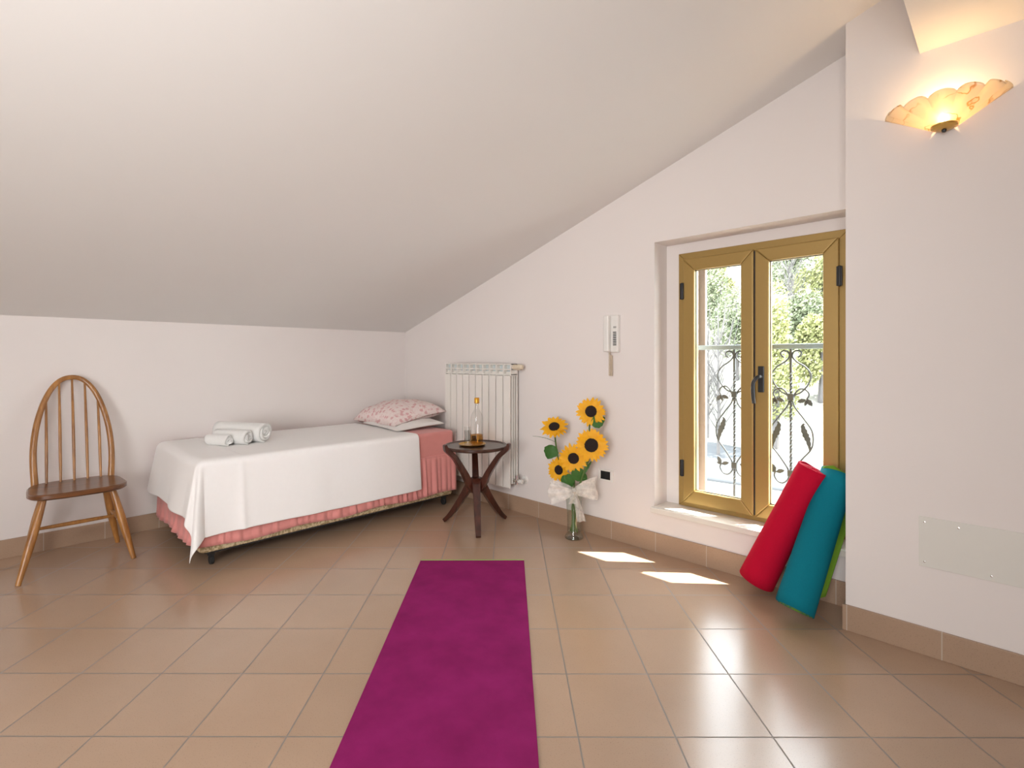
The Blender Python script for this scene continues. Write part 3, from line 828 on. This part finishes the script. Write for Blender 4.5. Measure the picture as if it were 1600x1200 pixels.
# ------------------------------------------------------------------ towels
def towel(name, label, base, ang, L, R, turns):
    t = thing(name, label, 'towel', base, ang, 'rolled towels on the bed')
    def spiral(k, r0=R):
        a = k*turns*2*PI; r = lerp(.10*R, R, k); return Vector((0, r*math.cos(a-PI*.5-turns*2*PI), R+r*math.sin(a-PI*.5-turns*2*PI)))
    n = int(turns*26)
    def fn(u, v):
        p = spiral(v); e = .006*math.sin(v*31)*(1 if u > .5 else -1) if u in (0, 1) else 0
        return (lerp(-L/2, L/2, u)+e, p.y, p.z)
    pitch = .9*R/turns
    obj('terry_roll', MB().grid(fn, 14, n), 'towel', t, solid=pitch*.86)
    return t
tz = SPZ+.008
towel('rolled_towel', 'largest white rolled towel at the back of the trio on the bed', (.453, -1.655, tz), math.radians(28), .40, .064, 3.5)
towel('rolled_towel', 'middle-sized white rolled towel between the two other rolls', (.538, -1.742, tz), math.radians(29), .26, .046, 3)
towel('rolled_towel', 'smallest white rolled towel in front nearest the bed foot', (.552, -1.832, tz), math.radians(27), .17, .035, 2.5)

# ------------------------------------------------------------------ side table
TT = .578
tb = thing('side_table', 'small round dark wood side table with three splayed crossing legs', 'table', (1.575, -.455, 0))
tp = MB().lathe([(0, TT-.024), (.195, TT-.024), (.214, TT-.020), (.225, TT-.012), (.226, TT), (.222, TT+.005), (.214, TT+.004), (.208, TT-.002), (0, TT-.002)], (0, 0, 0), 64)
obj('table_top', tp, 'table_top_wood', tb)
hub = MB().lathe([(0, .235), (.03, .235), (.050, .26), (.055, .295), (.050, .325), (.030, .345), (0, .345)], (0, 0, 0), 32)
obj('hub', hub, 'table_leg_wood', tb)
def quadbar(path, ws, hs):
    """bar of rectangular section along a path lying in a vertical plane through the axis"""
    m = MB(); vs = []; fs = []; n = len(path)
    for i, (r, z) in enumerate(path):
        a = path[max(i-1, 0)]; b = path[min(i+1, n-1)]; t = Vector((b[0]-a[0], b[1]-a[1])).normalized(); nn = Vector((-t.y, t.x))
        for sx, sn in ((-1, -1), (1, -1), (1, 1), (-1, 1)):
            vs.append((r+nn.x*sn*hs[i]/2, sx*ws[i]/2, z+nn.y*sn*hs[i]/2))
    for i in range(n-1):
        for k in range(4): fs.append((i*4+k, i*4+(k+1) % 4, (i+1)*4+(k+1) % 4, (i+1)*4+k))
    fs += [(3, 2, 1, 0), tuple((n-1)*4+k for k in range(4))]
    return m.add(vs, fs)
FA = [math.radians(a) for a in (-38, 82, 202)]
for a in FA:
    foot = quadbar([(q.x, q.y) for q in spline([(.015, .325, 0), (.052, .285, 0), (.118, .18, 0), (.205, .06, 0), (.262, 0.008, 0)], 5)],
                   [lerp(.062, .034, i/20) for i in range(21)], [lerp(.062, .026, i/20) for i in range(21)])
    foot.xf(Matrix.Rotation(a, 4, 'Z'))
    obj('foot', foot, 'table_leg_wood', tb, smooth=False, bevel=.004)
    arm = quadbar([(q.x, q.y) for q in spline([(.015, .255, 0), (.055, .305, 0), (.10, .39, 0), (.172, .50, 0), (.220, .548, 0), (.247, .575, 0), (.258, .607, 0)], 5)],
                  [lerp(.052, .034, i/30) for i in range(31)], [lerp(.056, .034, min(1, i/15)) if i < 26 else lerp(.030, .020, (i-25)/5) for i in range(31)])
    arm.xf(Matrix.Rotation(a+PI, 4, 'Z'))
    obj('arm', arm, 'table_leg_wood', tb, smooth=False, bevel=.005)

# tray, bottle, tumblers
tx, ty, tzz = 1.545, -.465, TT-.001
tr = obj('tray', MB().lathe([(0, 0), (.078, 0), (.090, .003), (.0965, .009), (.0985, .009), (.092, .0015), (.079, -.0012), (0, -.0012)], (0, 0, .002), 56), 'brass', None)
tr.location = (tx, ty, tzz); tag(tr, 'round gold tray with raised rim on the side table', 'tray')
bx_, by_ = tx+.020, ty+.026
BS = 1.09
bo = thing('bottle', 'clear glass bottle with gold cap and amber liquid in the bottom', 'bottle', (bx_, by_, tzz+.0035))
obj('glass_body', MB().shell([(.0, .001), (.042, .001), (.045, .006), (.045, .160), (.0440, .178), (.036, .203), (.023, .222), (.0155, .238), (.0140, .255), (.0140, .272), (.0160, .276)], (0, 0, 0), 40), 'clear_glass', bo)
obj('liquid', MB().lathe([(0, .006), (.0415, .006), (.0425, .010), (.0425, .066), (0, .066)], (0, 0, 0), 40), 'amber_liquid', bo)
cpp = obj('cap', MB().lathe([(0, .310), (.0155, .310), (.0178, .307), (.0178, .274), (.0160, .272), (0, .272)], (0, 0, 0), 32), 'gold_cap', bo)
obj('cap_ring', MB().lathe([(.0175, .275), (.0188, .276), (.0188, .281), (.0175, .282)], (0, 0, 0), 32), 'brass', cpp)
bo.scale = (1.03, 1.03, BS)
def tumbler(label, loc, r, h):
    g = obj('tumbler', MB().shell([(0, .001), (r*.82, .001), (r*.86, .004), (r, h), (r-.0018, h), (r*.84, .012), (0, .012)], (0, 0, 0), 36), 'clear_glass', None)
    g.location = loc; return tag(g, label, 'glass', 'stacked tumblers on the tray')
g0 = (tx-.010, ty-.036, tzz+.0035)
tumbler('lower clear tumbler of the stacked pair, standing on the gold tray', g0, .027, .105)
tumbler('upper clear tumbler nested inside the other, rim standing higher', (g0[0], g0[1], g0[2]+.026), .0245, .105)

# ------------------------------------------------------------------ vase, sunflowers, bow
VX, VY = 2.236, -.168
va = thing('glass_vase', 'tall clear glass vase on the floor holding the sunflowers', 'vase', (VX, VY, 0))
obj('body', MB().shell([(.058, .004), (.061, .010), (.056, .022), (.046, .040), (.044, .10), (.049, .20), (.056, .29), (.063, .355), (.0615, .355), (.054, .29), (.047, .20), (.042, .10), (.042, .045), (0, .040)], (0, 0, 0), 48), 'vase_glass', va)
obj('foot', MB().lathe([(0, 0), (.054, 0), (.060, .004), (.0605, .011), (.055, .020), (.044, .034), (0, .034)], (0, 0, 0), 48), 'vase_glass', va)
def flower_basis(n):
    n = Vector(n).normalized(); u = n.cross(Vector((0, 0, 1))).normalized(); v = u.cross(n); return u, v, n
def leaf_mesh(c, d, up, L, W, curl=.25, n=8):
    c = Vector(c); d = Vector(d).normalized(); s = d.cross(Vector(up)).normalized(); nn = s.cross(d)
    m = MB()
    def fn(u, v):
        t = u; x = (v*2-1); wd = W*math.sin(PI*min(1, .04+t*.96))**.7*(1.15-.55*t)
        wd *= 1+.06*math.sin(t*24)
        p = c+d*(t*L)+s*(x*wd)+nn*(-curl*L*t*t+.18*W*x*x)
        return tuple(p)
    return m.grid(fn, 14, 6)
def sunflower(label, head, nrm, R, rd, base, seed, leaves, bend=None, petals=(19, 17)):
    rnd = random.Random(seed); head = Vector(head)
    t = thing('sunflower', label, 'flower', base, 0, 'sunflowers in the glass vase')
    u, v, n = flower_basis(nrm)
    disc = MB(); prof = [(0, .016), (rd*.5, .014), (rd*.85, .010), (rd, .002), (rd*.95, -.006), (0, -.010)]
    vs = []; fs = []; K = 28
    for r, h in prof:
        for k in range(K):
            a = 2*PI*k/K; vs.append(head+u*r*math.cos(a)+v*r*math.sin(a)+n*h)
    for i in range(len(prof)-1):
        for k in range(K): fs.append((i*K+k, i*K+(k+1) % K, (i+1)*K+(k+1) % K, (i+1)*K+k))
    disc.add(vs, fs); obj('disc', disc, 'sunflower_disc', t, True)
    pm = MB()
    for layer, cnt in enumerate(petals):
        for k in range(cnt):
            a = 2*PI*(k+.5*layer)/cnt+rnd.uniform(-.06, .06); L = R*rnd.uniform(.90, 1.06)*(1 if layer == 0 else .9); W = R*rnd.uniform(.115, .15)
            lift = rnd.uniform(-.03, .10)+.07*layer; droop = rnd.uniform(-.05, .22)
            e = u*math.cos(a)+v*math.sin(a); s = -u*math.sin(a)+v*math.cos(a); tw = rnd.uniform(-.25, .25)
            def fn(p, q):
                rr_ = lerp(rd*.80, L, p); x = q*2-1
                wd = W*(math.sin(PI*(.12+.88*p)**.95)**.75 if p < 1 else .02)
                return tuple(head+e*rr_+s*(x*wd)+n*((lift*p-droop*p*p)*R+.12*wd*(x*x)+x*wd*tw+.002*layer))
            pm.add(*(lambda g: (g.v, g.f))(MB().grid(fn, 6, 2)))
    obj('petals', pm, 'petal', t, True)
    back = MB()
    for k in range(12):
        a = 2*PI*k/12; e = u*math.cos(a)+v*math.sin(a); s = -u*math.sin(a)+v*math.cos(a)
        o = head-n*.010
        back.add([o+s*.010, o+e*rd*1.35-n*.002, o-s*.010, o+e*rd*.6-n*.012], [(0, 1, 2, 3)])
    back.tube([head-n*.008, head-n*.016, head-n*.024], [rd*.8, rd*.5, .006], 14)
    obj('calyx', back, 'stem_green', t, True)
    b = Vector(base); top = head-n*.022
    mid = [b, Vector((lerp(VX, b.x, .3)+(VX-b.x)*.9, lerp(VY, b.y, .3), .20)), Vector((lerp(VX, head.x, .30), lerp(VY, head.y, .2), .355))]
    pts = mid+[Vector(q) for q in (bend or [])]+[top-n*.03-Vector((0, 0, .02)), top]
    obj('stem', MB().tube(spline(pts, 7), .0056, 8), 'stem_green', t, True)
    for c, d, up, L, W in leaves:
        obj('leaf', leaf_mesh(c, d, up, L, W), 'leaf_green', t, True)
FYP = -.165
camd = Vector((4.326-VX, -2.893-VY, 0)).normalized()
def toward(side, up): return camd+Vector((camd.y*-1, camd.x, 0))*side+Vector((0, 0, up))
rt = Vector((math.cos(math.radians(44.42)), math.sin(math.radians(44.42)), 0))     # picture right, in the room
up_ = Vector((0, 0, 1))
sunflower('sunflower standing lowest left in the vase, turned slightly aside', (2.136, FYP-.04, .447), camd*.8-rt*.45+up_*.05, .090, .033, (VX-.022, VY-.010, .046), 11,
          [((2.20, FYP-.06, .425), Vector((.12, -.1, -.9))+rt*.05, camd, .085, .030)], petals=(15, 13))
sunflower('sunflower in the middle of the bunch facing the room', (2.268, FYP-.05, .545), camd*.95-rt*.12-up_*.02, .100, .038, (VX+.004, VY-.026, .046), 12,
          [((2.262, FYP-.055, .465), rt*.7-up_*.45, camd, .12, .05), ((2.235, FYP-.065, .44), -up_*.8+rt*.2, camd, .10, .034)])
sunflower('largest sunflower on the right with a round dark centre', (2.400, FYP-.035, .645), camd+up_*.03, .108, .046, (VX+.026, VY+.002, .046), 13, [
          ((2.305, FYP-.012, .43), rt*.55+up_*.75, camd, .12, .012)], petals=(24, 22))
sunflower('topmost sunflower standing above the largest one', (2.372, FYP+.00, .857), camd*.95-rt*.1+up_*.18, .100, .039, (VX+.012, VY-.012, .046), 14,
          [((2.385, FYP-.01, .775), rt*.75+up_*.35, camd, .10, .045)], bend=[(2.36, FYP+.02, .60), (2.345, FYP+.02, .74)])
sunflower('leftmost sunflower, head tipped upward beside the radiator', (2.062, FYP, .728), camd*.55+up_*.62-rt*.06, .100, .040, (VX-.006, VY+.012, .046), 15,
          [((2.065, FYP-.01, .60), -rt*.35-up_*.8, camd, .105, .056), ((2.078, FYP-.004, .622), -rt*.9+up_*.5, up_, .16, .010)], bend=[(2.10, FYP+.01, .48), (2.07, FYP+.01, .60)], petals=(18, 16))
# tulle bow tied round the neck of the vase
bw = thing('tulle_bow', 'sheer white tulle bow tied round the neck of the vase', 'bow', (VX, VY-.07, .33))
def loop(cx, cz, dx, dz, seed, yo):
    rnd = random.Random(seed); f = [rnd.uniform(0, 6) for _ in range(5)]
    knot = Vector((VX, VY, .335))+camd*.066
    ctr = Vector((VX, VY, 0))+rt*cx+up_*cz+camd*yo
    def fn(u, v):
        # a puffed pouch: u runs out along the loop and back, v across its width
        a = u*PI; t = math.sin(a); x = v*2-1
        along = knot.lerp(ctr+rt*dx, t**.9)
        wdt = lerp(.014, dz, t**.7)
        puff = .035*math.cos(a)*t**.5
        cr = .008*math.sin(9*u+f[0]+4*v)+.006*math.sin(15*v+f[1]+5*u)
        p = along+up_*(x*wdt-.022*t*t+.012*math.sin(5*u+f[2]))+camd*(puff+cr*t)+rt*(.010*math.sin(6*v+f[3])*t)
        return tuple(p)
    return MB().grid(fn, 30, 14)
obj('loop', loop(-.115, .330, -.050, .072, 1, .05), 'tulle', bw, True)
obj('loop', loop(.100, .365, .050, .078, 2, .065), 'tulle', bw, True)
def tail(x0, x1, z1, seed):
    f = seed
    k0 = Vector((VX, VY, .335))+camd*.07
    def fn(u, v):
        x = v*2-1; p = k0+rt*lerp(x0*.2, x1, u)+up_*(z1*u)+rt*(x*lerp(.012, .030, u))+camd*(.010*math.sin(7*v+f+5*u)+.006*u)
        return tuple(p)
    return MB().grid(fn, 14, 8)
obj('tail', tail(.0, .050, -.20, 1), 'tulle', bw, True)
obj('tail', tail(-.0, -.005, -.085, 3), 'tulle', bw, True)
obj('knot', MB().tube([tuple(Vector((VX, VY, .335+.012))+camd*.07), tuple(Vector((VX, VY, .335))+camd*.077), tuple(Vector((VX, VY, .335-.014))+camd*.07)], [.010, .015, .010], 12), 'tulle', bw, True)

# ------------------------------------------------------------------ exercise mats
t45 = math.sqrt(.5)
ym = thing('yoga_mat', 'magenta exercise mat unrolled flat on the floor tiles', 'mat', (2.6, -1.45, 0))
d_ = Vector((2.893-1.827, -2.203+1.126, 0)).normalized(); q_ = Vector((-d_.y, d_.x, 0))    # along (towards camera), across
A0 = Vector((1.832, -1.120, 0)); WM = .612; LM = 1.85
def slab(z0, z1, back):
    m = MB(); a = A0-d_*back; b = a+q_*WM; e = A0+d_*LM
    P = [a, b, e+q_*WM, e]
    P = [(p.x, p.y) for p in P]
    return m.prism(P, 'z', z0, z1)
obj('top_layer', slab(.0042, .0085, .0), 'mat_magenta', ym, True, False, bevel=.0012)
obj('underside_layer', slab(.0, .0042, .022), 'mat_green_pale', ym, True, False, bevel=.001)
ym.children[1]['label'] = 'pale green underside layer'
def rolled(name, label, B, Tp, r0, r1, outer, inner, flap, poke=0):
    B = Vector(B); Tp = Vector(Tp); ax = (Tp-B); L = ax.length; ax.normalize()
    r_ = (rt-ax*ax.dot(rt)).normalized(); b_ = ax.cross(r_)
    if b_.dot(camd) > 0: b_ = -b_                       # b_ points away from the room
    t = thing(name, label, 'mat', B, 0, 'rolled exercise mats leaning by the window')
    turns = 4.25; n = 170; nf = .86
    def fn(off, ext):
        def g(p, q):
            R = lerp(r0, r1, p); h = lerp(0, L, p)
            if q < nf:                                   # coil: ends at the back of the roll
                k = q/nf; th = PI/2+(1-k)*turns*2*PI; rad_ = lerp(.018, R, k**.8)+off
                c2 = r_*(rad_*math.cos(th))+b_*(rad_*math.sin(th))
                tele = ext*max(0, (k-.945)/.055)
            else:                                        # loose end leaves the back towards the right
                f = (q-nf)/(1-nf); ln = flap*f
                c2 = r_*ln+b_*(R+off+.25*ln*f*f*0)
                tele = ext
            hh = h+tele
            if q >= nf: hh = lerp(ext+.10*f*f*L, L+ext-.03*L*f, p)
            return tuple(B+ax*hh+c2)
        return g
    obj('outer_layer', MB().grid(fn(0, poke), 12, n), outer, t, True, solid=.0052)
    obj('inner_layer', MB().grid(fn(-.0054, poke), 12, n), inner, t, True, solid=.0052)
    return t
rolled('rolled_mat', 'red rolled exercise mat leaning against the window sill', (3.398, -.163, .068), (3.632, -.072, .660), .088, .070, 'mat_red', 'mat_red', .100, .008)
rolled('rolled_mat', 'teal rolled exercise mat with green inner side beside the red one', (3.626, -.352, .066), (3.724, -.020, .635), .084, .073, 'mat_teal', 'mat_green', .152, .058)
